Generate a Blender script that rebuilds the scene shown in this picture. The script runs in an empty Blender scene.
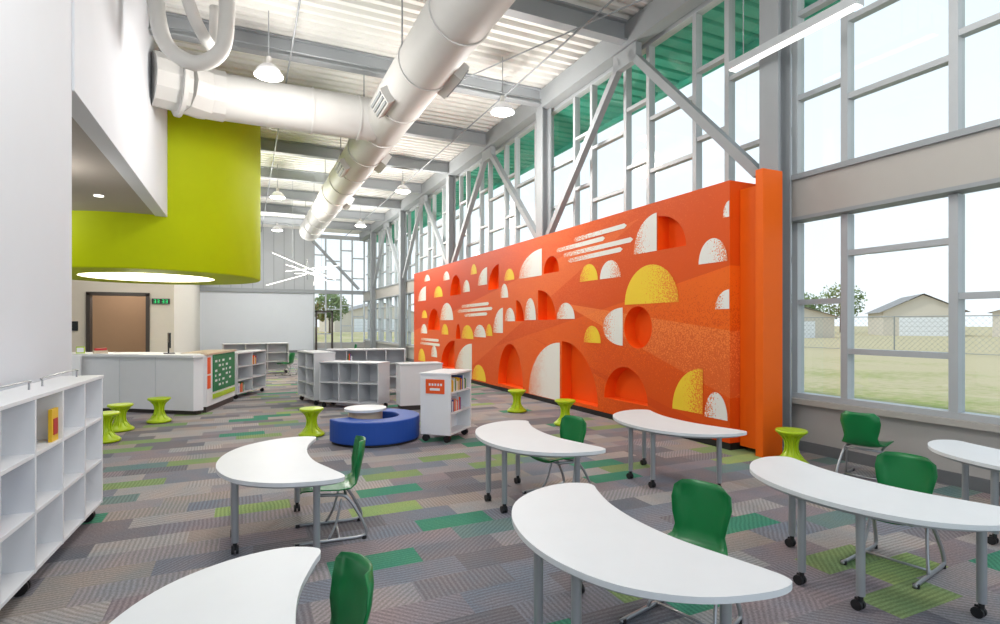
import bpy, bmesh, math, random
from mathutils import Vector, Matrix
random.seed(7)
sc=bpy.context.scene
sc.view_settings.view_transform='Standard'
sc.view_settings.look='None'
sc.view_settings.exposure=.3
pi=math.pi
def lin(c):
    return tuple((v/12.92 if v<=.04045 else ((v+.055)/1.055)**2.4) for v in [x/255 for x in c])+(1,)
# ---------------- materials ----------------
def mat(name,rgb,rough=.5,metal=0,emit=0,noise=0,nscale=8,spec=.5,bump=0):
    m=bpy.data.materials.new(name);m.use_nodes=True
    nt=m.node_tree;b=nt.nodes['Principled BSDF']
    c=lin(rgb)
    b.inputs['Base Color'].default_value=c
    b.inputs['Roughness'].default_value=rough
    b.inputs['Metallic'].default_value=metal
    b.inputs['Specular IOR Level'].default_value=spec
    if emit:
        b.inputs['Emission Color'].default_value=c
        b.inputs['Emission Strength'].default_value=emit
    tc=nt.nodes.new('ShaderNodeTexCoord')
    n=nt.nodes.new('ShaderNodeTexNoise');n.inputs['Scale'].default_value=nscale
    nt.links.new(tc.outputs['Object'],n.inputs['Vector'])
    mr=nt.nodes.new('ShaderNodeMapRange')
    a=noise if noise else .02
    mr.inputs['To Min'].default_value=1-a;mr.inputs['To Max'].default_value=1+a
    nt.links.new(n.outputs['Fac'],mr.inputs['Value'])
    mx=nt.nodes.new('ShaderNodeMix');mx.data_type='RGBA';mx.blend_type='MULTIPLY'
    mx.inputs[0].default_value=1;mx.inputs[6].default_value=c
    nt.links.new(mr.outputs[0],mx.inputs[7])
    nt.links.new(mx.outputs[2],b.inputs['Base Color'])
    if bump:
        bp=nt.nodes.new('ShaderNodeBump');bp.inputs['Strength'].default_value=bump
        nt.links.new(n.outputs['Fac'],bp.inputs['Height']);nt.links.new(bp.outputs[0],b.inputs['Normal'])
    return m
M={}
M['white']=mat('white_laminate',(234,235,238),.4)
M['tabletop']=mat('table_laminate',(224,226,228),.45,spec=.3)
M['wall']=mat('painted_wall_white',(218,222,228),.8,noise=.015,nscale=3)
M['wall2']=mat('painted_wall_warm',(222,216,206),.8)
M['backgrey']=mat('grey_wall_panel',(182,185,188),.7)
M['soffit']=mat('soffit_paint',(168,160,152),.8)
M['steel']=mat('painted_steel_grey',(154,158,161),.55,spec=.3)
M['girt']=mat('girt_grey',(180,176,170),.6)
M['mull']=mat('aluminium_mullion',(180,184,187),.45)
M['panel']=mat('window_base_panel',(178,175,172),.6)
M['duct']=mat('duct_paint',(208,207,204),.6,spec=.25)
M['chrome']=mat('chair_frame_silver',(170,172,176),.3,metal=.7)
M['leg']=mat('table_leg_silver',(165,168,172),.35,metal=.4)
M['black']=mat('black_rubber',(28,28,30),.5)
M['green']=mat('green_plastic',(2,118,58),.32)
M['lime']=mat('lime_plastic',(180,208,16),.35)
M['drum']=mat('lime_paint',(184,200,0),.6,spec=.2)
M['blue']=mat('blue_vinyl',(22,74,165),.55)
M['teal']=mat('teal_canopy',(64,176,150),.6)
M['orangesign']=mat('orange_sign',(240,90,30),.5)
M['fin']=mat('orange_fin',(244,104,12),.5,spec=.25)
M['niche']=mat('mural_niche_brightened',(250,92,14),.55,spec=.2)  # wall orange brightened in the colour to offset shade inside the niches
M['greensign']=mat('green_sign',(0,120,70),.5)
M['lamp']=mat('lamp_glow',(255,252,240),.5,emit=8)
M['cove']=mat('cove_glow',(255,248,225),.5,emit=1.6)
M['led']=mat('led_diffuser',(255,255,250),.5,emit=1.2)
M['shelfgrey']=mat('shelf_grey_laminate',(206,208,212),.45)
M['dark']=mat('dark_frame',(66,58,54),.5)
M['room']=mat('inner_room_tan',(176,140,108),.8)
M['wood']=mat('light_wood',(205,182,155),.5,noise=.1)
M['screen']=mat('screen_black',(15,18,20),.25)
M['digits']=mat('clock_digits',(40,235,130),.5,emit=.6)
M['red']=mat('red_cover',(190,40,40),.5);M['yel']=mat('yellow_cover',(235,190,40),.5)
M['bl2']=mat('blue_cover',(50,90,160),.5);M['gr2']=mat('green_cover',(60,140,80),.5);M['tan']=mat('tan_cover',(205,190,165),.6)
M['roofing']=mat('roof_shingle',(146,142,140),.9,noise=.1,nscale=4)
M['siding']=mat('house_siding',(210,200,186),.8)
M['leaf']=mat('tree_foliage',(118,134,84),.9,noise=.4,nscale=3)
M['bark']=mat('bark',(90,75,60),.9)
M['fence']=mat('galvanised_fence',(150,152,150),.5,metal=.3)
M['trim']=mat('trim_dark',(110,112,115),.6)
M['deck']=mat('metal_deck',(226,225,220),.55)

def newmat(name):
    m=bpy.data.materials.new(name);m.use_nodes=True
    return m,m.node_tree,m.node_tree.nodes,m.node_tree.links,m.node_tree.nodes['Principled BSDF']
def mathn(N,L,op,a,b=None,c=None):
    n=N.new('ShaderNodeMath');n.operation=op
    for i,v in enumerate((a,b,c)):
        if v is None: continue
        if isinstance(v,(int,float)): n.inputs[i].default_value=v
        else: L.new(v,n.inputs[i])
    return n.outputs[0]
def mixc(N,L,f,a,b,bt='MIX'):
    n=N.new('ShaderNodeMix');n.data_type='RGBA';n.blend_type=bt
    if isinstance(f,(int,float)): n.inputs[0].default_value=f
    else: L.new(f,n.inputs[0])
    for i,v in ((6,a),(7,b)):
        if isinstance(v,tuple): n.inputs[i].default_value=v
        else: L.new(v,n.inputs[i])
    return n.outputs[2]
# carpet
def carpet():
    m,nt,N,L,b=newmat('carpet_plank')
    tc=N.new('ShaderNodeTexCoord');sp=N.new('ShaderNodeSeparateXYZ');L.new(tc.outputs['Object'],sp.inputs[0])
    X,Y=sp.outputs[0],sp.outputs[1]
    W_,Hh=.56,.24
    ry=mathn(N,L,'DIVIDE',Y,Hh);row=mathn(N,L,'FLOOR',ry)
    xo=mathn(N,L,'ADD',mathn(N,L,'DIVIDE',X,W_),mathn(N,L,'MULTIPLY',row,.37))
    col=mathn(N,L,'FLOOR',xo)
    cb=N.new('ShaderNodeCombineXYZ');L.new(col,cb.inputs[0]);L.new(row,cb.inputs[1])
    w2=N.new('ShaderNodeTexWhiteNoise');w2.noise_dimensions='2D';L.new(cb.outputs[0],w2.inputs['Vector'])
    cr=N.new('ShaderNodeValToRGB');cr.color_ramp.interpolation='CONSTANT'
    el=cr.color_ramp.elements
    cols=[(0,(152,146,148)),(.13,(130,125,130)),(.25,(166,160,158)),(.37,(142,133,138)),(.49,(120,117,123)),(.60,(130,131,140)),(.69,(156,148,143)),(.80,(132,154,104)),(.85,(74,140,114)),(.90,(112,134,132)),(.96,(148,170,108))]
    el[0].position=0;el[0].color=lin(cols[0][1]);el[1].position=cols[1][0];el[1].color=lin(cols[1][1])
    for p,c in cols[2:]:
        e=el.new(p);e.color=lin(c)
    L.new(w2.outputs['Value'],cr.inputs['Fac'])
    cb2=N.new('ShaderNodeCombineXYZ');L.new(row,cb2.inputs[0]);L.new(col,cb2.inputs[1])
    w3=N.new('ShaderNodeTexWhiteNoise');w3.noise_dimensions='2D';L.new(cb2.outputs[0],w3.inputs['Vector'])
    ang=mathn(N,L,'MULTIPLY',mathn(N,L,'ROUND',mathn(N,L,'MULTIPLY',w3.outputs['Value'],4)),pi/4)
    px=mathn(N,L,'MULTIPLY',X,mathn(N,L,'COSINE',ang));py=mathn(N,L,'MULTIPLY',Y,mathn(N,L,'SINE',ang))
    ns=N.new('ShaderNodeTexNoise');ns.inputs['Scale'].default_value=2.5;L.new(tc.outputs['Object'],ns.inputs['Vector'])
    s=mathn(N,L,'ADD',mathn(N,L,'MULTIPLY',mathn(N,L,'ADD',px,py),210),mathn(N,L,'MULTIPLY',ns.outputs['Fac'],10))
    ln=mathn(N,L,'SINE',s)
    ln=mathn(N,L,'MULTIPLY_ADD',ln,.16,1.0)
    n2=N.new('ShaderNodeTexNoise');n2.inputs['Scale'].default_value=90;L.new(tc.outputs['Object'],n2.inputs['Vector'])
    sp2=mathn(N,L,'MULTIPLY_ADD',n2.outputs['Fac'],1.0,.5)
    f=mathn(N,L,'MULTIPLY',ln,sp2)
    n3=N.new('ShaderNodeTexNoise');n3.inputs['Scale'].default_value=2.6;n3.inputs['Detail'].default_value=4;L.new(tc.outputs['Object'],n3.inputs['Vector'])
    dr=N.new('ShaderNodeMapRange');dr.inputs['From Min'].default_value=.35;dr.inputs['From Max'].default_value=.65;L.new(n3.outputs['Fac'],dr.inputs['Value'])
    tint=mixc(N,L,dr.outputs[0],(1.08,.99,.94,1),(.86,.95,1.0,1))
    c=mixc(N,L,1.0,cr.outputs[0],tint,'MULTIPLY')
    c=mixc(N,L,1.0,c,f,'MULTIPLY')
    L.new(c,b.inputs['Base Color']);b.inputs['Roughness'].default_value=.9;b.inputs['Specular IOR Level'].default_value=.2
    return m
M['carpet']=carpet()
# orange mural paint
def mural_base():
    m,nt,N,L,b=newmat('mural_orange')
    tc=N.new('ShaderNodeTexCoord');sp=N.new('ShaderNodeSeparateXYZ');L.new(tc.outputs['Object'],sp.inputs[0])
    Y,Z=sp.outputs[1],sp.outputs[2]
    g=N.new('ShaderNodeMapRange');L.new(Y,g.inputs['Value']);g.inputs['From Min'].default_value=4.7;g.inputs['From Max'].default_value=16
    base=mixc(N,L,g.outputs[0],lin((244,106,20)),lin((216,74,26)))
    n=N.new('ShaderNodeTexNoise');n.inputs['Scale'].default_value=60;n.inputs['Detail'].default_value=4;L.new(tc.outputs['Object'],n.inputs['Vector'])
    def wedge(a,bz,c,soft):
        v=mathn(N,L,'ADD',mathn(N,L,'MULTIPLY',Y,a),mathn(N,L,'MULTIPLY_ADD',Z,bz,c))
        v2=mathn(N,L,'ADD',v,mathn(N,L,'MULTIPLY',mathn(N,L,'SUBTRACT',n.outputs['Fac'],.5),soft))
        return mathn(N,L,'GREATER_THAN',v2,0)
    w1=wedge(.18,1,-3.05,.0)
    base=mixc(N,L,mathn(N,L,'MULTIPLY',w1,.7),base,lin((216,72,10)))
    w2=mathn(N,L,'MULTIPLY',wedge(-.33,1,.95,0),wedge(.12,-1,.85,0))
    base=mixc(N,L,mathn(N,L,'MULTIPLY',w2,.65),base,lin((252,142,72)))
    w4=mathn(N,L,'MULTIPLY',wedge(.4,1,-5.6,0),wedge(-.15,-1,4.0,0))
    base=mixc(N,L,mathn(N,L,'MULTIPLY',w4,.5),base,lin((242,118,56)))
    w5=mathn(N,L,'MULTIPLY',wedge(-.25,1,1.2,0),wedge(.22,-1,-.9,0))
    base=mixc(N,L,mathn(N,L,'MULTIPLY',w5,.4),base,lin((208,62,12)))
    w3=mathn(N,L,'MULTIPLY',wedge(-1,.35,7.3,6.0),wedge(0,-1,1.35,5.0))
    base=mixc(N,L,mathn(N,L,'MULTIPLY',w3,.5),base,lin((204,54,8)))
    w6=mathn(N,L,'MULTIPLY',wedge(.5,.6,-5.6,9.0),wedge(-.5,-.3,5.5,9.0))
    base=mixc(N,L,mathn(N,L,'MULTIPLY',w6,.3),base,lin((250,130,60)))
    L.new(base,b.inputs['Base Color']);b.inputs['Roughness'].default_value=.5
    b.inputs['Specular IOR Level'].default_value=.2
    return m
M['mural']=mural_base()
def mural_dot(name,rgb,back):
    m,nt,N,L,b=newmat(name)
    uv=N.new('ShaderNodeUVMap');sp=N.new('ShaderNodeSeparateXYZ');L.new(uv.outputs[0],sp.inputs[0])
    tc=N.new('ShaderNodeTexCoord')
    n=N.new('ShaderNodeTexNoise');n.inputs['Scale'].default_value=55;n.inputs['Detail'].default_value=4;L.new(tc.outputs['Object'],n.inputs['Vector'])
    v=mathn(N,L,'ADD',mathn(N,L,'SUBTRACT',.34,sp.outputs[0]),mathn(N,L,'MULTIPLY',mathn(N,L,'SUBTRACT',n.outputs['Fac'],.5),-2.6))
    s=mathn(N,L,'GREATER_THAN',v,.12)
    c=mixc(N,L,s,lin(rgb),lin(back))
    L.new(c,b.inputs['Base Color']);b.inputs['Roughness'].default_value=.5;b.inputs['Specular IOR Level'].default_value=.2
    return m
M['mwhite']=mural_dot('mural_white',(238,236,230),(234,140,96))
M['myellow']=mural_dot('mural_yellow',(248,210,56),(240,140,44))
# glass
def glass():
    m,nt,N,L,b=newmat('window_glass')
    N.remove(b);o=N['Material Output']
    t=N.new('ShaderNodeBsdfTransparent');t.inputs[0].default_value=(.97,.99,.98,1)
    g=N.new('ShaderNodeBsdfGlossy');g.inputs['Roughness'].default_value=.02
    x=N.new('ShaderNodeMixShader');x.inputs[0].default_value=.04
    L.new(t.outputs[0],x.inputs[1]);L.new(g.outputs[0],x.inputs[2]);L.new(x.outputs[0],o.inputs[0])
    return m
M['glass']=glass()
def grass():
    m,nt,N,L,b=newmat('dry_grass')
    tc=N.new('ShaderNodeTexCoord')
    n=N.new('ShaderNodeTexNoise');n.inputs['Scale'].default_value=.22;n.inputs['Detail'].default_value=8;L.new(tc.outputs['Object'],n.inputs['Vector'])
    n2=N.new('ShaderNodeTexNoise');n2.inputs['Scale'].default_value=5;n2.inputs['Detail'].default_value=6;L.new(tc.outputs['Object'],n2.inputs['Vector'])
    cr=N.new('ShaderNodeValToRGB');cr.color_ramp.elements[0].color=lin((148,156,96));cr.color_ramp.elements[0].position=.36
    cr.color_ramp.elements[1].color=lin((190,176,144));cr.color_ramp.elements[1].position=.56
    f=mathn(N,L,'ADD',mathn(N,L,'MULTIPLY',n.outputs['Fac'],.6),mathn(N,L,'MULTIPLY',n2.outputs['Fac'],.4))
    sp=N.new('ShaderNodeSeparateXYZ');L.new(tc.outputs['Object'],sp.inputs[0])
    mr=N.new('ShaderNodeMapRange');mr.inputs['From Min'].default_value=14;mr.inputs['From Max'].default_value=30;mr.inputs['To Max'].default_value=.16;L.new(sp.outputs[0],mr.inputs['Value'])
    f=mathn(N,L,'ADD',f,mr.outputs[0])
    L.new(f,cr.inputs['Fac']);L.new(cr.outputs[0],b.inputs['Base Color']);b.inputs['Roughness'].default_value=1
    b.inputs['Specular IOR Level'].default_value=0
    return m
M['grass']=grass()

# ---------------- mesh builder ----------------
class B:
    def __init__(s): s.v=[];s.f=[];s.m=[];s.slots=[];s.sm=[]
    def mi(s,k):
        if k not in s.slots: s.slots.append(k)
        return s.slots.index(k)
    def add(s,vs,fs,k,smooth=False,T=None):
        o=len(s.v)
        for p in vs:
            p=Vector(p)
            s.v.append(tuple(T@p) if T else tuple(p))
        i=s.mi(k)
        for f in fs: s.f.append([a+o for a in f]);s.m.append(i);s.sm.append(smooth)
    def box(s,x0,x1,y0,y1,z0,z1,k,T=None):
        vs=[(x,y,z) for z in(z0,z1) for y in(y0,y1) for x in(x0,x1)]
        s.add(vs,[(0,2,3,1),(4,5,7,6),(0,1,5,4),(2,6,7,3),(0,4,6,2),(1,3,7,5)],k,False,T)
    def beam(s,p0,p1,w,h,k,up=(0,0,1)):
        p0=Vector(p0);p1=Vector(p1);d=(p1-p0);d.normalize()
        u=Vector(up);a=d.cross(u);
        if a.length<1e-4: a=d.cross(Vector((1,0,0)))
        a.normalize();c=a.cross(d).normalized()
        vs=[]
        for q in(p0,p1):
            for sx,sy in((-1,-1),(1,-1),(1,1),(-1,1)): vs.append(q+a*sx*w/2+c*sy*h/2)
        s.add(vs,[(3,2,1,0),(4,5,6,7),(0,1,5,4),(1,2,6,5),(2,3,7,6),(3,0,4,7)],k)
    def cyl(s,p0,p1,r,k,n=16,r1=None,caps=True,smooth=True):
        p0=Vector(p0);p1=Vector(p1);r1=r if r1 is None else r1
        d=(p1-p0).normalized();a=d.cross(Vector((0,0,1)))
        if a.length<1e-4:a=Vector((1,0,0))
        a.normalize();c=d.cross(a)
        vs=[]
        for q,rr in((p0,r),(p1,r1)):
            for i in range(n):
                t=2*pi*i/n;vs.append(q+(a*math.cos(t)+c*math.sin(t))*rr)
        s.add(vs,[(i,(i+1)%n,n+(i+1)%n,n+i) for i in range(n)],k,smooth)
        if caps:
            s.add(vs[:n],[tuple(range(n))[::-1]],k);s.add(vs[n:],[tuple(range(n))],k)
    def tube(s,path,r,k,n=10,smooth_steps=4):
        P=[Vector(p) for p in path]
        if smooth_steps>1:
            Q=[];m=len(P)
            for i in range(m-1):
                a=P[max(i-1,0)];b_=P[i];c=P[i+1];d=P[min(i+2,m-1)]
                for j in range(smooth_steps):
                    t=j/smooth_steps
                    Q.append(.5*((2*b_)+(c-a)*t+(2*a-5*b_+4*c-d)*t*t+(-a+3*b_-3*c+d)*t**3))
            Q.append(P[-1]);P=Q
        vs=[];m=len(P);a=None
        for i in range(m):
            d=(P[min(i+1,m-1)]-P[max(i-1,0)]).normalized()
            if a is None:
                a=d.cross(Vector((0,0,1)))
                if a.length<1e-3:a=d.cross(Vector((1,0,0)))
            a=(a-d*a.dot(d)).normalized();c=d.cross(a)
            for j in range(n):
                t=2*pi*j/n;vs.append(P[i]+(a*math.cos(t)+c*math.sin(t))*r)
        fs=[(i*n+j,i*n+(j+1)%n,(i+1)*n+(j+1)%n,(i+1)*n+j) for i in range(m-1) for j in range(n)]
        fs+=[tuple(range(n))[::-1],tuple((m-1)*n+j for j in range(n))]
        s.add(vs,fs,k,True)
    def prism(s,pts,z0,z1,k,ks=None,T=None):
        n=len(pts)
        vs=[(x,y,z0) for x,y in pts]+[(x,y,z1) for x,y in pts]
        s.add(vs,[tuple(range(n))[::-1],tuple(range(n,2*n))],k,False,T)
        s.add(vs,[(i,(i+1)%n,n+(i+1)%n,n+i) for i in range(n)],ks or k,False,T)
    def lathe(s,prof,cx,cy,k,n=32):
        vs=[];m=len(prof)
        for r,z in prof:
            for i in range(n):
                t=2*pi*i/n;vs.append((cx+r*math.cos(t),cy+r*math.sin(t),z))
        fs=[(i*n+j,i*n+(j+1)%n,(i+1)*n+(j+1)%n,(i+1)*n+j) for i in range(m-1) for j in range(n)]
        s.add(vs,fs,k,True)
    def mesh(s,name):
        me=bpy.data.meshes.new(name);me.from_pydata(s.v,[],s.f)
        for k in s.slots: me.materials.append(M[k])
        for p,i,sm in zip(me.polygons,s.m,s.sm): p.material_index=i;p.use_smooth=sm
        me.update();return me
    def build(s,name,loc=(0,0,0),rz=0,bevel=0,fix=False):
        me=s.mesh(name)
        if fix:
            bm=bmesh.new();bm.from_mesh(me);bmesh.ops.remove_doubles(bm,verts=bm.verts,dist=1e-5)
            bmesh.ops.recalc_face_normals(bm,faces=bm.faces);bm.to_mesh(me);bm.free()
        return place(me,name,loc,rz,bevel)
def place(me,name,loc=(0,0,0),rz=0,bevel=0):
    o=bpy.data.objects.new(name,me);sc.collection.objects.link(o)
    o.location=loc;o.rotation_euler=(0,0,rz)
    if bevel:
        b=o.modifiers.new('bevel','BEVEL');b.width=bevel;b.segments=2;b.limit_method='ANGLE'
    return o
rad=math.radians

# ---------------- room shell ----------------
WX=6.0;BY=30.8;DZ=6.5
b=B();b.box(-9,WX+.05,-3,BY+.2,-.1,0,'carpet');b.build('floor')
b=B();prof=[];y=-3
p=.24
while y<BY+.4:
    prof+= [(y,DZ),(y+.09,DZ),(y+.11,DZ+.07),(y+.22,DZ+.07)];y+=p
vs=[];
for yy,z in prof: vs+= [(-6.5,yy,z),(WX+.2,yy,z)]
b.add(vs,[(2*i,2*i+1,2*i+3,2*i+2) for i in range(len(prof)-1)],'deck')
b.box(-6.5,WX+.9,-3,BY+.4,DZ+.08,DZ+.16,'deck')
b.build('ceiling')
# exterior canopy (ribbed teal soffit) over the glazing
b=B();prof=[];y=-3;vs=[]
while y<BY+.4:
    prof+= [(y,6.1),(y+.2,6.1),(y+.22,6.15),(y+.28,6.15)];y+=.3
for yy,z in prof: vs+= [(WX+.16,yy,z),(WX+1.5,yy,z)]
b.add(vs,[(2*i,2*i+1,2*i+3,2*i+2) for i in range(len(prof)-1)],'teal')
b.box(WX+1.5,WX+1.56,-3,BY+.4,6.0,6.5,'teal')
b.box(WX+.16,WX+1.5,-3,BY+.4,6.3,6.4,'steel')
b.build('exterior_canopy')
# left walls
b=B();b.box(-1.9,-1.42,-3,6.1,0,DZ,'wall');b.build('wall_left')
b=B()
b.box(-1.6,-1.40,6.1,BY,3.6,DZ,'wall')
b.box(-9,-1.6,6.1,20,3.62,3.7,'soffit')
b.build('wall_left_soffit')
b=B()
for i,(x,y) in enumerate(((-2.2,8.2),(-2.2,11.0),(-4.0,9.5),(-4.0,12.5))): b.cyl((x,y,3.60),(x,y,3.62),.07,'led',n=20)
b.build('recessed_downlight')
b=B();b.box(-9,-8.8,-3,BY,0,3.7,'wall2');b.build('wall_far_left')
b=B()
b.box(-8.8,-4.25,20,20.2,0,3.7,'wall2');b.box(-2.75,-2.05,20,20.2,0,3.7,'wall2');b.box(-4.25,-2.75,20,20.2,2.4,3.7,'wall2')
b.box(-2.25,-2.05,20.2,BY,0,3.7,'wall2')
b.box(-5.6,-2.3,22.6,22.7,0,3.7,'room')
b.build('wall_recess')
b=B()
for x0,x1,z0,z1 in((-4.3,-4.2,0,2.42),(-2.80,-2.7,0,2.42),(-4.3,-2.7,2.36,2.46)): b.box(x0,x1,19.93,20.22,z0,z1,'dark')
b.build('door_1')
# back wall
b=B()
b.box(-6,3.3,BY,BY+.2,0,3.2,'wall');b.box(-6,3.3,BY,BY+.2,3.2,DZ,'backgrey')
for i in range(9):
    x=-1.2+i*.5;b.box(x,x+.03,BY-.02,BY,3.3,DZ,'steel')
b.box(-6,WX,BY-.15,BY+.02,3.12,3.32,'steel')
b.box(3.3,WX,BY,BY+.2,0,.5,'panel')
b.build('wall_back')
b=B();b.box(-2.05,3.3,BY-.03,BY,0,.12,'trim');b.build('baseboard_back')
b=B();b.box(-1.42,-1.405,-3,6.1,0,.1,'trim');b.build('baseboard_left')
# back windows
b=B()
for x in(3.3,3.9,4.7,5.3,5.95): b.box(x-.035,x+.035,BY-.06,BY+.1,0 if x<4.8 else .5,DZ-.3,'mull')
for x0,x1,zs in((3.3,3.9,(2.1,4.2,5.2)),(3.9,4.7,(2.3,3.9,4.9)),(4.7,5.3,(1.4,2.5,4.4,5.5)),(5.3,5.95,(1.9,4.0,5.1))):
    for z in zs: b.box(x0,x1,BY-.05,BY+.09,z-.03,z+.03,'mull')
b.box(3.3,WX,BY-.05,BY+.09,6.1,6.3,'mull')
b.box(3.3,5.95,BY+.04,BY+.05,.0,6.2,'glass')
b.build('window_1')
b=B();b.box(3.35,3.45,BY-.14,BY-.08,0,2.2,'dark');b.box(4.17,4.27,BY-.14,BY-.08,0,2.2,'dark');b.box(3.35,4.27,BY-.14,BY-.08,2.12,2.22,'dark')
b.box(3.45,4.17,BY-.12,BY-.10,.95,1.0,'mull');b.box(3.45,4.17,BY-.13,BY-.09,0,.2,'mull');b.build('door_2')
# window wall
b=B()
b.box(WX-.02,WX+.14,-3,BY,0,.56,'panel');b.box(WX-.1,WX+.16,-3,BY,.56,.62,'girt')
b.box(WX-.04,WX-.02,-3,BY,0,.12,'trim')
b.build('wall_right')
b=B()
b.box(WX-.12,WX+.12,-3,BY,2.72,2.76,'steel');b.box(WX-.1,WX+.12,-3,BY,2.76,3.2,'girt');b.box(WX-.14,WX+.12,-3,BY,3.2,3.26,'steel')
b.build('trim_girt')
b=B()
y=2.88-1.63*3
NAR=[];WID=[]
while y<BY-1.6:
    WID.append((y,y+1.03));NAR.append((y+1.03,y+1.63));y+=1.63
for a,c in WID+NAR:
    b.box(WX-.02,WX+.1,a-.038,a+.038,.68,2.71,'mull');b.box(WX-.02,WX+.1,a-.038,a+.038,3.27,6.05,'mull')
for i,(a,c) in enumerate(WID):
    for z in (1.2,2.28,3.85+.15*(i%2),4.85): b.box(WX-.01,WX+.09,a+.038,c-.038,z-.03,z+.03,'mull')
for i,(a,c) in enumerate(NAR):
    for z in (1.76,4.2,5.2): b.box(WX-.01,WX+.09,a+.038,c-.038,z-.03,z+.03,'mull')
b.box(WX-.03,WX+.11,-3,BY,.62,.68,'mull');b.box(WX-.03,WX+.11,-3,BY,6.05,6.2,'mull')
b.box(WX+.04,WX+.045,-3,BY,.66,6.1,'glass')
b.build('window_2')
# steel structure
def ibeam(b,p0,p1,w,h,k):
    p0=Vector(p0);p1=Vector(p1);t=.03
    b.beam(p0+Vector((0,0,h/2-t/2)),p1+Vector((0,0,h/2-t/2)),w,t,k)
    b.beam(p0-Vector((0,0,h/2-t/2)),p1-Vector((0,0,h/2-t/2)),w,t,k)
    b.beam(p0,p1,.03,h-2*t,k)
b=B()
for i in range(1,10):
    y=1.6+2.9*i
    ibeam(b,(-1.39,y,6.32),(5.68,y,6.32),.18,.34,'steel')
b.box(5.68,5.92,-3,BY,6.08,6.48,'steel')
b.build('ceiling_beam')
cols=[-1.1,4.6,10.25,16.1,21.9,27.6]
b=B()
for y in cols:
    for xx in(5.66,5.86): b.box(xx-.015,xx+.015,y-.13,y+.13,0,6.07,'steel')
    b.box(5.66,5.86,y-.015,y+.015,0,6.07,'steel')
    b.box(5.6,5.88,y-.17,y+.17,0,.03,'steel')
b.build('steel_column')
b=B()
for i in range(1,len(cols)-1):
    m_=(cols[i]+cols[i+1])/2
    for c in(cols[i],cols[i+1]):
        s_=1 if c>m_ else -1
        b.beam((5.76,m_+s_*.12,5.95),(5.76,c-s_*.22,3.35),.12,.12,'steel',up=(1,0,0))
    b.box(5.7,5.82,m_-.3,m_+.3,5.78,6.06,'steel')
b.beam((3.2,BY-.3,5.9),(5.6,BY-.3,3.4),.14,.14,'steel',up=(0,1,0))
b.build('diagonal_brace')

# ---------------- orange mural wall ----------------
OX=5.19
b=B();b.box(OX,5.62,4.76,18.2,.09,3.2,'mural');wall=b.build('mural_wall',fix=True)
wall.data.materials.append(M['niche'])
def dome(y0,y1,z0,z1,n=24):
    c=(y0+y1)/2;r=(y1-y0)/2;h=z1-z0
    return [(c+r*math.cos(pi*i/n),z0+h*math.sin(pi*i/n)) for i in range(n+1)]
def quar(y0,y1,z0,z1,side,n=16):
    w=y1-y0;h=z1-z0
    if side=='N': return [(y0,z0)]+[(y0+w*math.cos(pi/2*i/n),z0+h*math.sin(pi/2*i/n)) for i in range(n+1)]
    return [(y1,z0)]+[(y1-w*math.sin(pi/2*i/n),z0+h*math.cos(pi/2*i/n)) for i in range(n+1)]
def disc(y0,y1,z0,z1,n=36):
    c=(y0+y1)/2;d=(z0+z1)/2
    return [(c+(y1-y0)/2*math.cos(2*pi*i/n),d+(z1-z0)/2*math.sin(2*pi*i/n)) for i in range(n)]
def halfside(y0,y1,z0,z1,n=24):
    d=(z0+z1)/2
    return [(y0+(y1-y0)*math.cos(-pi/2+pi*i/n),d+(z1-z0)/2*math.sin(-pi/2+pi*i/n)) for i in range(n+1)]
nich=[quar(5.47,6.01,2.52,2.99,'F'),disc(6.13,6.76,1.14,1.76),quar(7.44,8.57,.15,1.19,'F'),dome(10.10,11.34,.15,1.07),
 dome(6.22,7.27,.33,.85),dome(8.66,9.24,2.46,2.77),quar(8.77,9.46,1.58,2.16,'F'),quar(10.06,10.42,1.56,2.0,'F'),
 quar(14.2,15.35,.26,1.05,'N'),dome(15.44,16.62,1.32,1.96),dome(13.7,14.55,2.29,2.83),quar(11.3,11.9,2.3,2.86,'N'),dome(13.75,14.1,1.1,1.5)]
cb=B()
for pts in nich:
    n=len(pts)
    vs=[(OX-.1,y,z) for y,z in pts]+[(OX+.2,y,z) for y,z in pts]
    cb.add(vs,[tuple(range(n)),tuple(range(n,2*n))[::-1]]+[(i,n+i,n+(i+1)%n,(i+1)%n) for i in range(n)],'mural')
cut=cb.build('cut',fix=True)
md=wall.modifiers.new('bool','BOOLEAN');md.object=cut;md.operation='DIFFERENCE';md.solver='EXACT'
bpy.context.view_layer.update()
dg=bpy.context.evaluated_depsgraph_get()
nm=bpy.data.meshes.new_from_object(wall.evaluated_get(dg));wall.modifiers.clear();wall.data=nm
bpy.data.objects.remove(cut)
if len(nm.materials)<2: nm.materials.append(M['niche'])
ni=[i for i,mm_ in enumerate(nm.materials) if mm_ and mm_.name=='mural_niche_brightened'][0]
for p in nm.polygons:
    c=p.center
    if OX+.01<c.x<OX+.3 and 4.77<c.y<18.19 and .1<c.z<3.19: p.material_index=ni
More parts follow.
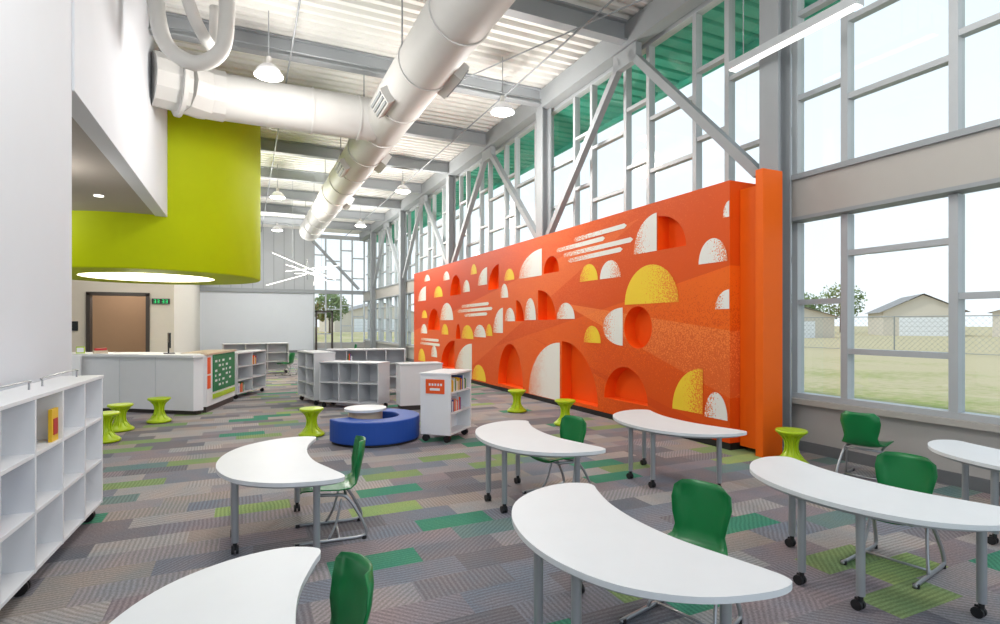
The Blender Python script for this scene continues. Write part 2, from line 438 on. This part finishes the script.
# painted shapes
paint=B();UVs=[]
def pshape(pts,k,flip=False):
    ys=[p[0] for p in pts];y0,y1=min(ys),max(ys);zs=[p[1] for p in pts];z0,z1=min(zs),max(zs)
    ar=sum(pts[i][0]*pts[(i+1)%len(pts)][1]-pts[(i+1)%len(pts)][0]*pts[i][1] for i in range(len(pts)))
    if ar>0: pts=pts[::-1]
    paint.add([(OX-.004,y,z) for y,z in pts],[tuple(range(len(pts)))],k)
    for y,z in pts:
        u=(y1-y)/(y1-y0);UVs.append(((1-u) if flip else u,(z-z0)/(z1-z0)))
Wt,Yl='mwhite','myellow'
pshape(dome(4.79,5.25,2.25,2.55),Wt,True);pshape(quar(4.765,4.98,1.68,1.91,'N'),Wt);pshape(quar(4.765,4.86,2.77,2.96,'N'),Wt)
pshape(quar(6.03,6.53,2.52,3.05,'N'),Wt);pshape(dome(5.60,6.74,1.79,2.34),Yl,True)
pshape(halfside(6.79,7.3,1.17,1.75),Wt);pshape(quar(8.63,9.84,.08+.02,1.16,'N'),Wt)
pshape(quar(5.18,5.72,.37,.94,'N'),Yl,True);pshape(dome(4.79,5.15,.35,.67),Wt)
pshape(dome(7.36,7.85,1.19,1.47),Yl);pshape(dome(7.44,7.97,2.22,2.5),Yl);pshape(dome(6.84,7.38,2.22,2.5),Wt,True)
pshape(quar(9.3,10.28,2.44,2.96,'N'),Wt);pshape(dome(9.54,10.02,1.58,2.02),Wt);pshape(dome(8.13,8.73,1.59,1.88),Wt)
pshape(dome(10.47,10.97,1.56,1.85),Wt);pshape(dome(11.65,12.03,1.22,1.5),Yl);pshape(quar(11.07,11.6,1.3,1.86,'N'),Wt)
pshape(quar(12.92,14.16,.1,1.0,'N'),Wt);pshape(dome(12.03,12.9,.12,.5),Yl);pshape(dome(12.03,12.78,1.18,1.48),Wt)
pshape(dome(12.82,13.65,1.12,1.47),Yl);pshape(dome(14.3,15.4,1.61,2.1),Wt);pshape(dome(16.7,17.3,1.69,1.94),Yl)
pshape(quar(16.83,17.72,2.25,2.7,'N'),Wt);pshape(dome(13.06,13.55,2.33,2.64),Wt);pshape(quar(11.95,12.52,2.44,2.85,'N'),Wt)
pshape(dome(10.8,11.2,2.08,2.39),Wt);pshape(dome(15.2,16.0,2.3,2.62),Yl);pshape(dome(16.7,17.4,1.2,1.5),Wt);pshape(dome(10.5,11.0,2.45,2.7),Yl)
pshape(dome(15.7,16.3,.5,.85),Wt);pshape(dome(14.6,15.15,2.75,3.0),Wt);pshape(dome(12.6,13.0,2.75,3.0),Yl);pshape(dome(16.4,17.0,2.85,3.05),Wt)
pshape(dome(14.7,15.3,1.2,1.5),Yl);pshape(dome(16.9,17.7,.3,.7),Yl)
def strip(ya,yb,za,zb,w):
    pshape([(ya,za),(yb,zb),(yb+.06,zb-w*.5),(yb,zb-w),(ya,za-w),(ya-.06,za-w*.5)],Wt)
for a,c,z in((6.75,8.1,3.02),(7.3,8.7,2.905),(6.6,8.45,2.79),(6.85,8.3,2.675)): strip(a,c,z,z-.02,.075)
for a,c,z in((11.9,13.6,2.02),(11.7,13.9,1.9),(12.0,13.4,1.78)): strip(a,c,z,z-.02,.075)
for a,c,z in((15.6,17.3,1.05),(15.5,17.4,.92)): strip(a,c,z,z,.08)
me=paint.mesh('mural_painted_shapes');ul=me.uv_layers.new(name='UVMap')
for lp in me.loops: ul.data[lp.index].uv=UVs[lp.vertex_index]
po=place(me,'mural_painted_shapes');po.parent=wall
b=B();b.box(OX+.03,5.6,4.78,18.18,0,.09,'black');o=b.build('mural_wall_base');o.parent=wall
b=B();b.box(5.26,5.58,4.36,4.46,0,3.25,'fin');b.box(5.35,5.5,4.46,4.755,0.05,3.1,'fin');o=b.build('orange_fin_panel',bevel=.004);o.parent=wall

# ---------------- lime drum ----------------
cx,cy,R=-2.0,14.8,2.33
b=B()
b.lathe([(R,DZ-.02),(R,2.58),(R-.02,2.56),(1.32,2.56),(1.32,2.95),(.0,2.95)],cx,cy,'drum',n=96)
for i in range(len(b.f)):
    if i//96>=3: b.m[i]=b.mi('cove')
for i in range(len(b.sm)): b.sm[i]=(i//96==0)
b.build('drum_canopy')

# ---------------- ducts ----------------
b=B()
b.cyl((2.5,0,5.5),(2.5,25,5.5),.42,'duct',n=32)
for i in range(17): 
    y=.6+i*1.5;b.cyl((2.5,y,5.5),(2.5,y+.04,5.5),.438,'duct',n=32)
b.cyl((2.5,24.9,5.5),(2.5,25.3,5.5),.42,'duct',n=32,r1=.25)
for i in range(8):
    y=2.2+i*2.9
    b.beam((2.1,y,5.5),(2.1,y,6.49),.02,.02,'steel');b.beam((2.9,y,5.5),(2.9,y,6.49),.02,.02,'steel')
for y,sx in((8.0,1),(9.3,-1),(13.6,-1),(12.8,1),(17.5,1)):
    T=Matrix.Translation((2.5,y,5.5))@Matrix.Rotation(sx*rad(32),4,'Y')
    b.box(.36 if sx>0 else -.54,.54 if sx>0 else -.36,-.38,.38,-.13,.13,'duct',T)
    for j in range(3): b.box(.54 if sx>0 else -.56,.56 if sx>0 else -.54,-.34,.34,-.1+j*.08,-.06+j*.08,'steel',T)
b.cyl((-.4,10.85,5.5),(2.3,10.85,5.5),.40,'duct',n=32)
for x in(.35,1.1,1.95): b.cyl((x,10.85,5.5),(x+.04,10.85,5.5),.42,'duct',n=32)
b.cyl((-.35,10.85,5.5),(-.7,10.8,5.5),.43,'duct',n=12,smooth=False)
b.cyl((-.65,10.82,5.5),(-.95,10.62,5.5),.45,'duct',n=12,smooth=False)
b.cyl((-.9,10.66,5.5),(-1.39,10.5,5.5),.44,'duct',n=12,smooth=False)
b.cyl((-.98,10.62,5.5),(-1.04,10.6,5.5),.52,'duct',n=24)
duct=b.build('air_duct')
b=B()
b.tube([(-1.05,8.3,6.48),(-1.05,8.3,6.0),(-1.04,8.3,5.5),(-.92,8.3,5.1),(-.62,8.3,4.95),(-.34,8.3,5.12),(-.24,8.3,5.5),(-.24,8.3,6.48)],.1,'duct',n=16)
b.tube([(-.78,8.0,6.48),(-.76,8.0,6.1),(-.66,8.05,5.6),(-.52,8.3,5.35),(-.42,8.9,5.5),(-.4,9.0,6.1)],.08,'duct',n=16)
o=b.build('branch_duct');o.parent=duct
b=B()
b.tube([(5.6,4.6,6.0),(3.2,10.5,6.0),(3.0,11.4,6.0)],.012,'steel',smooth_steps=1)
b.tube([(5.5,9.9,6.1),(-1.3,9.9,6.1)],.012,'steel',smooth_steps=1)
b.tube([(4.75,0,6.12),(4.75,30,6.12)],.015,'steel',smooth_steps=1)
b.tube([(.7,0,6.12),(.7,30,6.12)],.015,'steel',smooth_steps=1)
b.build('conduit')

# ---------------- lamps ----------------
b=B()
b.cyl((0,0,.28),(0,0,1.04),.008,'steel',n=8);b.cyl((0,0,.16),(0,0,.3),.045,'duct')
b.lathe([(.05,.17),(.10,.15),(.17,.08),(.215,0),(.225,0),(.18,.09),(.11,.165),(.05,.185)],0,0,'white')
b.lathe([(.21,-.004),(.15,-.03),(.0,-.045)],0,0,'lamp')
me=b.mesh('pendant_lamp')
for i,(x,y) in enumerate([(.33,9.5),(4.35,9.3),(4.25,16.1),(.9,18.5),(4.2,22.5),(1.2,25)]):
    place(me,'pendant_lamp',(x,y,5.45))
def point(x,y,z,e,r=.3,c=(1,.97,.93)):
    l=bpy.data.lights.new('lamp_and_fill_light','POINT');l.energy=e;l.shadow_soft_size=r;l.color=c
    o=bpy.data.objects.new('lamp_and_fill_light',l);sc.collection.objects.link(o);o.location=(x,y,z)
for x,y,e in[(.5,9.0,115),(4.35,9.3,200),(4.25,16.1,240),(.9,18.5,210),(4.2,22.5,240),(1.2,26,260)]: point(x,y,4.9,e)
point(.3,3.2,4.6,130,.5);point(4.0,1.6,4.6,100,.5)  # added fill points brightening the near room, no fixture above them
for x,y in((-2.6,9.0),(-4.0,12.0)): point(x,y,3.1,32,.2)
point(-2.0,14.8,2.5,35,.5);point(-3.5,18.2,2.9,40,.2);point(-3.6,21.4,2.8,36,.2)  # cove light, then unseen fills added to brighten hall and inner room
b=B();b.box(-.06,.06,-.78,.78,0,.09,'mull');b.box(-.05,.05,-.77,.77,-.012,0,'led')
for yy in(-.6,.6): b.cyl((0,yy,.09),(0,yy,1.9),.006,'steel',n=6)
b.build('linear_pendant_light',(5.4,4.15,4.6))
b=B()
for i in range(7):
    a=i*pi/7+.2;tl=(.7,-.5,.2,-.8,.5,-.15,.9)[i]
    ox=(-.3,.25,0,.3,-.2,.15,-.1)[i]
    b.beam((ox-1.05*math.cos(a),-1.05*math.sin(a),-tl*.5+.06*i-.2),(ox+1.05*math.cos(a),1.05*math.sin(a),tl*.5+.06*i-.2),.026,.026,'led')
for x,y in((.5,.2),(-.5,-.3)): b.cyl((x,y,-.1),(x,y,3.08),.006,'steel',n=6)
b.cyl((0,0,-.3),(0,0,.4),.03,'steel')
b.build('starburst_chandelier',(1.95,20.3,3.35))

# ---------------- furniture ----------------
def smoothpoly(P,steps=5):
    m=len(P);Q=[]
    P=[Vector((p[0],p[1],0)) for p in P]
    for i in range(m):
        a,b_,c,d=P[i-1],P[i],P[(i+1)%m],P[(i+2)%m]
        for j in range(steps):
            t=j/steps;q=.5*((2*b_)+(c-a)*t+(2*a-5*b_+4*c-d)*t*t+(-a+3*b_-3*c+d)*t**3)
            Q.append((q.x,q.y))
    return Q
tp=[(.34,.68),(.22,.73),(.02,.69),(-.18,.55),(-.31,.33),(-.37,.05),(-.35,-.22),(-.25,-.46),(-.06,-.63),(.16,-.70),(.30,-.70),(.345,-.64),(.30,-.45),(.235,-.2),(.22,.05),(.25,.3),(.32,.52),(.36,.62)]
tp=smoothpoly(tp)
def caster(b,x,y,r=.028,k='black'):
    b.cyl((x-.022,y+.012,r),(x-.006,y+.012,r),r,k,n=14);b.cyl((x+.006,y+.012,r),(x+.022,y+.012,r),r,k,n=14)
    b.box(x-.006,x+.006,y-.01,y+.03,r,r+.035,k);b.cyl((x,y,r+.025),(x,y,r+.055),.014,k,n=8)
b=B();b.prism(tp,.535,.56,'tabletop','tabletop')
b.prism([(x*.93,y*.93) for x,y in tp],.515,.5345,'leg')
for x,y in((-.26,.16),(-.26,-.16),(.2,-.5),(.2,.52)):
    b.cyl((x,y,.08),(x,y,.52),.022,'leg',n=14);caster(b,x,y)
tm=b.mesh('student_table')
for x,y,r in((1.48,2.06,0),(3.17,2.0,4),(-.08,1.75,0),(.19,4.14,2),(2.12,4.1,0),(3.64,4.14,0),(4.88,1.83,2)):
    place(tm,'student_table',(x,y,0),rad(r),bevel=.004)
def chair_mesh():
    b=B()
    prof=[(.205,.325,.155),(.19,.343,.175),(.08,.345,.185),(-.05,.335,.185),(-.13,.338,.175),(-.175,.365,.155),(-.195,.42,.14),(-.21,.49,.155),(-.225,.565,.17),(-.235,.63,.16),(-.24,.665,.115)]
    n=9;vs=[]
    for i,(y,z,w) in enumerate(prof):
        for j in range(n):
            t=-1+2*j/(n-1);e=abs(t)**3
            back=min(max((i-4)/3,0),1)
            vs.append((t*w,y+back*.05*e,z+(1-back)*.022*e))
    fs=[(i*n+j,i*n+j+1,(i+1)*n+j+1,(i+1)*n+j) for i in range(len(prof)-1) for j in range(n-1)]
    m=len(vs);th=[]
    for i,(y,z,w) in enumerate(prof):
        a=prof[max(i-1,0)];c=prof[min(i+1,len(prof)-1)]
        d=Vector((0,c[0]-a[0],c[1]-a[1])).normalized()
        for j in range(n):
            p=Vector(vs[i*n+j]);th.append(p-Vector((0,-d.z,d.y))*-.009)
    fs2=[tuple(m+k for k in f[::-1]) for f in fs]
    R_=len(prof);edge=[]
    for j in range(n-1): edge.append((j+1,j,m+j,m+j+1));edge.append(((R_-1)*n+j,(R_-1)*n+j+1,m+(R_-1)*n+j+1,m+(R_-1)*n+j))
    for i in range(R_-1): edge.append((i*n,(i+1)*n,m+(i+1)*n,m+i*n));edge.append(((i+1)*n+n-1,i*n+n-1,m+i*n+n-1,m+(i+1)*n+n-1))
    b.add(vs+[tuple(p) for p in th],fs+fs2+edge,'green',True)
    for s_ in(-1,1):
        b.tube([(s_*.13,.11,.315),(s_*.14,.0,.31),(s_*.155,-.10,.295),(s_*.175,-.185,.17),(s_*.185,-.235,.05),(s_*.185,-.2,.018),(s_*.185,-.05,.014),(s_*.19,.24,.014)],.012,'chrome',n=8)
        b.tube([(s_*.185,.02,.02),(s_*.165,-.03,.12),(s_*.15,-.07,.28)],.009,'chrome',n=8,smooth_steps=3)
        b.cyl((s_*.19,.22,.0),(s_*.19,.22,.022),.018,'black',n=10);b.cyl((s_*.185,-.22,.0),(s_*.185,-.22,.022),.016,'black',n=10)
    b.tube([(-.13,.1,.315),(.13,.1,.315)],.011,'chrome',smooth_steps=1);b.tube([(-.155,-.1,.297),(.155,-.1,.297)],.011,'chrome',smooth_steps=1)
    b.tube([(-.185,-.05,.02),(.185,-.05,.02)],.008,'chrome',smooth_steps=1)
    return b.mesh('student_chair')
cm=chair_mesh()
for x,y,r in((.55,4.1,85),(2.49,4.18,100),(1.98,2.12,105),(3.64,2.07,100),(5.48,3.36,-75),(.15,1.93,100),(0.0,16.2,90),(1.07,17.3,60),(-.7,16.4,-40),(3.9,23,90)):
    place(cm,'student_chair',(x,y,0),rad(r))
# wobble stool
b=B()
b.lathe([(0,0),(.13,.0),(.165,.012),(.17,.03),(.15,.05),(.10,.085),(.06,.14),(.048,.2),(.055,.26),(.085,.31),(.13,.335),(.15,.345),(.158,.36),(.15,.375),(.12,.37),(.06,.358),(0,.355)],0,0,'lime')
for i in range(8):
    t=2*pi*i/8;c,s_=math.cos(t),math.sin(t)
    b.tube([(c*.13,s_*.13,.05),(c*.075,s_*.075,.12),(c*.058,s_*.058,.2),(c*.075,s_*.075,.28),(c*.125,s_*.125,.335)],.01,'lime',n=6,smooth_steps=2)
sm=b.mesh('wobble_stool')
for x,y in((-1.6,9.25),(-1.2,9.8),(.8,7.75),(-1.62,8.45),(4.2,8.4),(4.3,7.0),(5.28,4.02)): place(sm,'wobble_stool',(x,y,0))

def books(b,x0,x1,y0,z0,zmax,T=None,keys=('red','yel','bl2','gr2','tan','white','orangesign')):
    x=x0
    while x<x1-.03:
        w=random.uniform(.012,.035);h=random.uniform(.6,.92)*zmax
        b.box(x,x+w*.92,y0,y0+.18,z0,z0+h,random.choice(keys),T);x+=w
def bookcase(name,L,D,H,cols,rows,loc,rz,z0=.1,k='white',bk=0,casters=True):
    b=B();t=.02
    b.box(0,L,D-t,D,z0,H,k);b.box(0,t,0,D-t,z0,H,k);b.box(L-t,L,0,D-t,z0,H,k)
    b.box(-.005,L+.005,-.005,D+.005,H,H+.025,k);b.box(t,L-t,0,D-t,z0,z0+t,k)
    for i in range(1,cols): x=L*i/cols;b.box(x-t/2,x+t/2,.005,D-t,z0+t,H,k)
    hh=(H-z0)/rows
    for j in range(1,rows): b.box(t,L-t,.008,D-t,z0+j*hh-t/2,z0+j*hh+t/2,k)
    for i in range(cols):
        for j in range(rows):
            if random.random()<bk:
                xa=L*i/cols+t;xb=L*(i+1)/cols-t
                books(b,xa,xa+(xb-xa)*random.uniform(.25,.7),.03,z0+j*hh+t*(1 if j==0 else .5),hh-.05)
    if casters:
        for x in(.06,L-.06):
            for y in(.05,D-.05): caster(b,x,y,.038)
    else: b.box(.01,L-.01,.03,D,0,z0,'dark')
    return b.build(name,loc,rz,bevel=.002)
def cubby():
    L=2.65;D=.27;H=1.08;z0=.11;b=B();t=.022
    b.box(0,L,D-t,D,z0,H,'white');b.box(-.005,L+.005,-.005,D,H,H+.022,'white')
    n=6
    for i in range(n+1): x=min(max(L*i/n,t/2),L-t/2);b.box(x-t/2,x+t/2,0,D-t,z0,H,'white')
    hh=(H-z0)/3
    for j in range(0,3): b.box(0,L,.003,D-t,z0+j*hh,z0+j*hh+t,'white')
    cell=L/n
    for i,j,w in((3,2,.05),(2,1,.10),(1,2,.15)):
        books(b,cell*i+.03,cell*i+.03+w,.04,z0+j*hh+t,hh-.05,keys=('orangesign','bl2','yel','red'))
    b.box(cell*4-.13,cell*4-.02,.02,.04,z0+2*hh+t,z0+2*hh+t+.2,'yel');b.box(cell*4-.11,cell*4-.04,.016,.02,z0+2*hh+t+.04,z0+2*hh+t+.14,'red')
    for x in(.1,L-.1,L/2):
        for y in(.06,D-.06): caster(b,x,y,.045)
    for i in range(3):
        a=L*(i+.12)/3;c=L*(i+.88)/3
        b.tube([(a,.14,H+.02),(a,.14,H+.06),(a+.02,.14,H+.075),(c-.02,.14,H+.075),(c,.14,H+.06),(c,.14,H+.02)],.006,'chrome',n=8,smooth_steps=2)
    return b
cubby().build('cubby_shelf',(-1.115,2.55,0),rad(90-2.2),bevel=.002)

# counter
b=B()
out=[(-4.2,11.9),(-2.6,11.5),(-1.95,11.2),(-.78,10.3),(-.64,10.36)]
inn=[(-.78,10.95),(-1.65,11.75),(-2.45,12.1),(-4.1,12.5)]
b.prism(out+inn,.07,.95,'white');
b.prism([(-4.25,11.85),(-2.62,11.44),(-1.98,11.13),(-.78,10.22),(-.62,10.30),(-.76,11.0),(-1.62,11.8),(-2.42,12.15),(-4.1,12.55)],.95,.99,'white')
b.prism([(x+.03,y+.05) for x,y in out[:-1]]+[(-.68,10.42)]+inn,.0,.07,'dark')
for p in((-1.95,11.195),(-1.37,10.75)): b.cyl((p[0],p[1],.08),(p[0],p[1],.94),.006,'shelfgrey',n=6)
b.box(-3.4,-2.5,11.2,11.3,.07,.98,'white')
b.build('service_counter')
def seg(name,p0,p1,fn):
    L=math.dist(p0,p1);a=math.atan2(p1[1]-p0[1],p1[0]-p0[0]);b=B();fn(b,L);return b.build(name,(p0[0],p0[1],0),a,bevel=.003)
def ret(b,L):
    b.box(0,L,0,.08,.1,.97,'white');b.box(.3,L,.08,.5,.1,.97,'white');b.box(-.01,L+.03,-.03,.08,.97,1.0,'wood');b.box(.3,L+.03,.08,.52,.97,1.0,'wood');b.box(.03,L-.03,.02,.07,0,.1,'dark')
    b.box(.03,.16,-.012,0,.4,.62,'orangesign');b.box(.03,.16,-.012,0,.65,.93,'orangesign')
    b.box(.28,L-.04,-.015,0,.32,.96,'greensign')
    for i in range(5):
        for j in range(6):
            if (i*7+j*3)%4: b.box(.36+i*.19,.36+i*.19+.06+.05*((i+j)%2),-.018,-.015,.40+j*.085,.44+j*.085,'white')
    b.box(.28,L-.04,-.02,0,.2,.28,'lime')
seg('counter_return',(-.6,10.5),(-.2,11.95),ret)
bookcase('low_bookcase',1.35,.42,.9,2,3,(-.15,12.1,0),math.atan2(1.1,.5),k='shelfgrey',bk=.35)
bookcase('low_bookcase',1.8,.4,.9,3,3,(-.6,17.8,0),rad(5),k='shelfgrey',bk=.4)
bookcase('low_bookcase',1.0,.40,.95,2,3,(.93,11.55,0),math.atan2(-.98,.2),k='shelfgrey',bk=.15)
bookcase('low_bookcase',1.2,.40,.80,3,2,(1.2,10.36,0),math.atan2(-.82,.9),k='shelfgrey',bk=.0)
bookcase('low_bookcase',1.6,.42,.95,4,3,(1.5,11.75,0),rad(-12),k='shelfgrey',bk=.2)
b=B();b.box(0,.75,0,.4,.08,.78,'white');b.box(-.01,.76,-.01,.41,.78,.81,'shelfgrey');b.box(.03,.72,.02,.38,0,.08,'dark')
b.build('display_cabinet',(2.42,9.35,0),rad(-4),bevel=.004)
# book cart
b=B()
L,D,H,z0=.66,.42,.86,.1
b.box(0,.03,0,D,z0,H,'white');b.box(L-.03,L,0,D,z0,H,'white');b.box(.03,L-.03,D/2-.01,D/2+.01,z0,H,'white')
b.box(-.01,L+.01,-.01,D+.01,H,H+.02,'white')
for z in(z0,.36,.62): b.box(.03,L-.03,0,D,z,z+.02,'white')
books(b,.05,L-.08,.02,.64,.2,keys=('tan','white','bl2','red','yel','gr2'));books(b,.05,.42,.03,.38,.2,keys=('tan','white','orangesign','bl2'))
b.box(-.012,0,.08,D-.08,.62,.80,'orangesign');b.box(-.014,-.012,.14,D-.14,.66,.69,'white')
for i in range(5): b.box(-.014,-.012,.11+i*.04,.135+i*.04,.72,.75,'white')
for x in(.06,L-.06):
    for y in(.06,D-.06): caster(b,x,y,.045)
b.build('book_cart',(2.32,6.5,0),rad(45),bevel=.003)
# blue curved bench + table
b=B()
def ringseg(b,ri,ro,a0,a1,z0,z1,k,n=40):
    pts=[(ro*math.cos(a0+(a1-a0)*i/n),ro*math.sin(a0+(a1-a0)*i/n)) for i in range(n+1)]
    pts+=[(ri*math.cos(a1-(a1-a0)*i/n),ri*math.sin(a1-(a1-a0)*i/n)) for i in range(n+1)]
    vs=[(x,y,z0) for x,y in pts]+[(x,y,z1) for x,y in pts];m=n+1;N2=2*m
    fs=[]
    for i in range(n):
        fs.append((N2+i,N2+i+1,N2+N2-2-i,N2+N2-1-i));fs.append((i+1,i,N2-1-i,N2-2-i))
    fs+=[(i,(i+1)%N2,N2+(i+1)%N2,N2+i) for i in range(N2)]
    b.add(vs,fs,k)
ringseg(b,.31,.58,rad(-175),rad(70),.03,.31,'blue')
ringseg(b,.34,.56,rad(-173),rad(68),0,.03,'black')
b.build('curved_bench',(1.53,7.22,0),0,bevel=.015)
b=B();b.cyl((0,0,.37),(0,0,.40),.27,'tabletop',n=40);b.cyl((0,0,0),(0,0,.37),.22,'wood',n=40);b.build('round_side_table',(1.43,7.32,0),bevel=.004)

b=B();b.box(-.2,.2,-.012,.012,.1,.36,'screen');b.box(-.03,.03,0,.02,0,.2,'black');b.box(-.1,.1,-.08,.08,0,.012,'black');mm=b.mesh('computer_monitor')
place(mm,'computer_monitor',(-1.2,11.0,.99),rad(100))
b=B();b.box(-.1,.1,-.07,.07,0,.05,'tan');b.box(-.08,.09,-.06,.06,.05,.09,'red');b.build('book_stack',(-2.3,11.6,.99),.3)
b=B();b.box(-.06,.06,-.02,.02,0,.12,'lime');b.box(-.05,.05,-.024,-.02,.02,.10,'white');b.build('counter_sign',(-2.6,11.7,.99))
b=B();b.box(-.24,.24,-.04,0,0,.17,'screen')
for i,x in enumerate((-.19,-.1,.03,.12)):
    for z0,z1 in((.03,.04),(.08,.09),(.13,.14)): b.box(x,x+.05,-.045,-.04,z0,z1,'digits')
    b.box(x+.045,x+.058,-.045,-.04,.03,.14,'digits')
b.build('digital_clock',(-2.4,19.99,2.12))
b=B();b.box(-.1,.1,-.03,0,0,.28,'screen');b.build('room_sign',(-4.6,19.99,1.3))

# ---------------- outside ----------------
b=B();b.box(6.16,400,-60,300,-.2,-.12,'grass');b.box(-100,6.16,31.1,300,-.2,-.12,'grass');b.build('ground_outside')
b=B();b.box(6.16,8.2,-20,40,-.12,-.08,'panel');b.build('sidewalk_outside')
def house(name,loc,w,d,h,rh,rz):
    b=B();b.box(-w/2,w/2,-d/2,d/2,0,h,'siding')
    o=.5
    b.add([(-w/2,-d/2,h),(w/2,-d/2,h),(0,-d/2,h+rh),(-w/2,d/2,h),(w/2,d/2,h),(0,d/2,h+rh)],[(0,1,2),(4,3,5)],'siding')
    b.add([(-w/2-o,-d/2-o,h-.2),(0,-d/2-o,h+rh+.15),(0,d/2+o,h+rh+.15),(-w/2-o,d/2+o,h-.2),(w/2+o,-d/2-o,h-.2),(w/2+o,d/2+o,h-.2)],[(0,1,2,3),(1,4,5,2)],'roofing')
    b.box(-w*.3,w*.3,-d/2-.05,-d/2,0,h*.75,'white')
    for i in range(4): b.box(-w*.3,w*.3,-d/2-.07,-d/2-.05,h*.75*(i+.95)/4,h*.75*(i+1)/4,'backgrey')
    b.build(name,loc,rz)
house('garage_building',(88,47.5,-.12),9,12,3.4,2.2,rad(-50))
house('house',(58,48,-.12),12,9,2.6,1.4,rad(-20))
house('house',(92,30,-.12),16,10,3.2,2.2,rad(-80))
house('house',(60,130,-.12),20,10,3.6,2.4,rad(-15));house('house',(25,120,-.12),20,10,3.6,2.4,rad(10))
b=B()
for i in range(34):
    y=-20+i*3.0;b.cyl((33.5,y,-.12),(33.5,y,1.95),.04,'fence',n=8)
b.cyl((33.5,-20,1.92),(33.5,79,1.92),.03,'fence',n=6);b.cyl((33.5,-20,-.02),(33.5,79,-.02),.02,'fence',n=6)
for i in range(360):
    y=-20+i*.28
    for s_ in(-1,1): b.beam((33.5,y,0),(33.5,y+s_*1.9,1.9),.009,.009,'fence')
b.build('chain_link_fence')
def tree(loc,h,r):
    b=B();b.cyl((0,0,0),(0,0,h*.5),.18,'bark',n=8,r1=.1)
    for i in range(5):
        a=i*1.26;b.cyl((0,0,h*.35),(math.cos(a)*r*.6,math.sin(a)*r*.6,h*.65),.06,'bark',n=6,r1=.03)
    for i in range(900):
        t=random.uniform(0,2*pi);u=random.uniform(-1,1);q=random.uniform(.2,1)**.5
        p=Vector((math.cos(t)*math.sqrt(1-u*u)*r*q,math.sin(t)*math.sqrt(1-u*u)*r*q,h*.62+u*h*.36*q));s_=random.uniform(.15,.34)
        a=Vector((random.uniform(-1,1),random.uniform(-1,1),random.uniform(-1,1))).normalized()*s_;c=a.orthogonal().normalized()*s_
        b.add([p-a,p+c,p+a,p-c],[(0,1,2,3)],'leaf')
    b.build('tree',loc)
tree((100,66,-.12),9.5,4.2);tree((84,62,-.12),7,3.2);tree((75,20,-.12),5,2.5);tree((40,105,-.12),7,3);tree((12,90,-.12),7,3)

# ---------------- world + sun ----------------
w=bpy.data.worlds.new('World');sc.world=w;w.use_nodes=True;N=w.node_tree.nodes;L=w.node_tree.links
bg=N['Background'];tc=N.new('ShaderNodeTexCoord');sp=N.new('ShaderNodeSeparateXYZ');L.new(tc.outputs['Generated'],sp.inputs[0])
cr=N.new('ShaderNodeValToRGB');cr.color_ramp.elements[0].position=0;cr.color_ramp.elements[0].color=(.86,.92,1,1)
cr.color_ramp.elements[1].position=.8;cr.color_ramp.elements[1].color=(.64,.81,1,1)
L.new(sp.outputs[2],cr.inputs[0]);L.new(cr.outputs[0],bg.inputs[0]);bg.inputs[1].default_value=1.12
s=bpy.data.lights.new('sun','SUN');s.energy=1.4;s.angle=rad(2);s.color=(1,.96,.9)
so=bpy.data.objects.new('sun',s);sc.collection.objects.link(so);so.rotation_euler=(rad(0),rad(-38),rad(-20))
# ---------------- camera ----------------
c=bpy.data.cameras.new('camera');co=bpy.data.objects.new('camera',c);sc.collection.objects.link(co)
co.location=(0,0,1.5);co.rotation_euler=(rad(90),0,rad(-24.8))
c.sensor_width=36;c.lens=36*.55;c.shift_y=.012;c.clip_end=1000;c.clip_start=.05
sc.camera=co
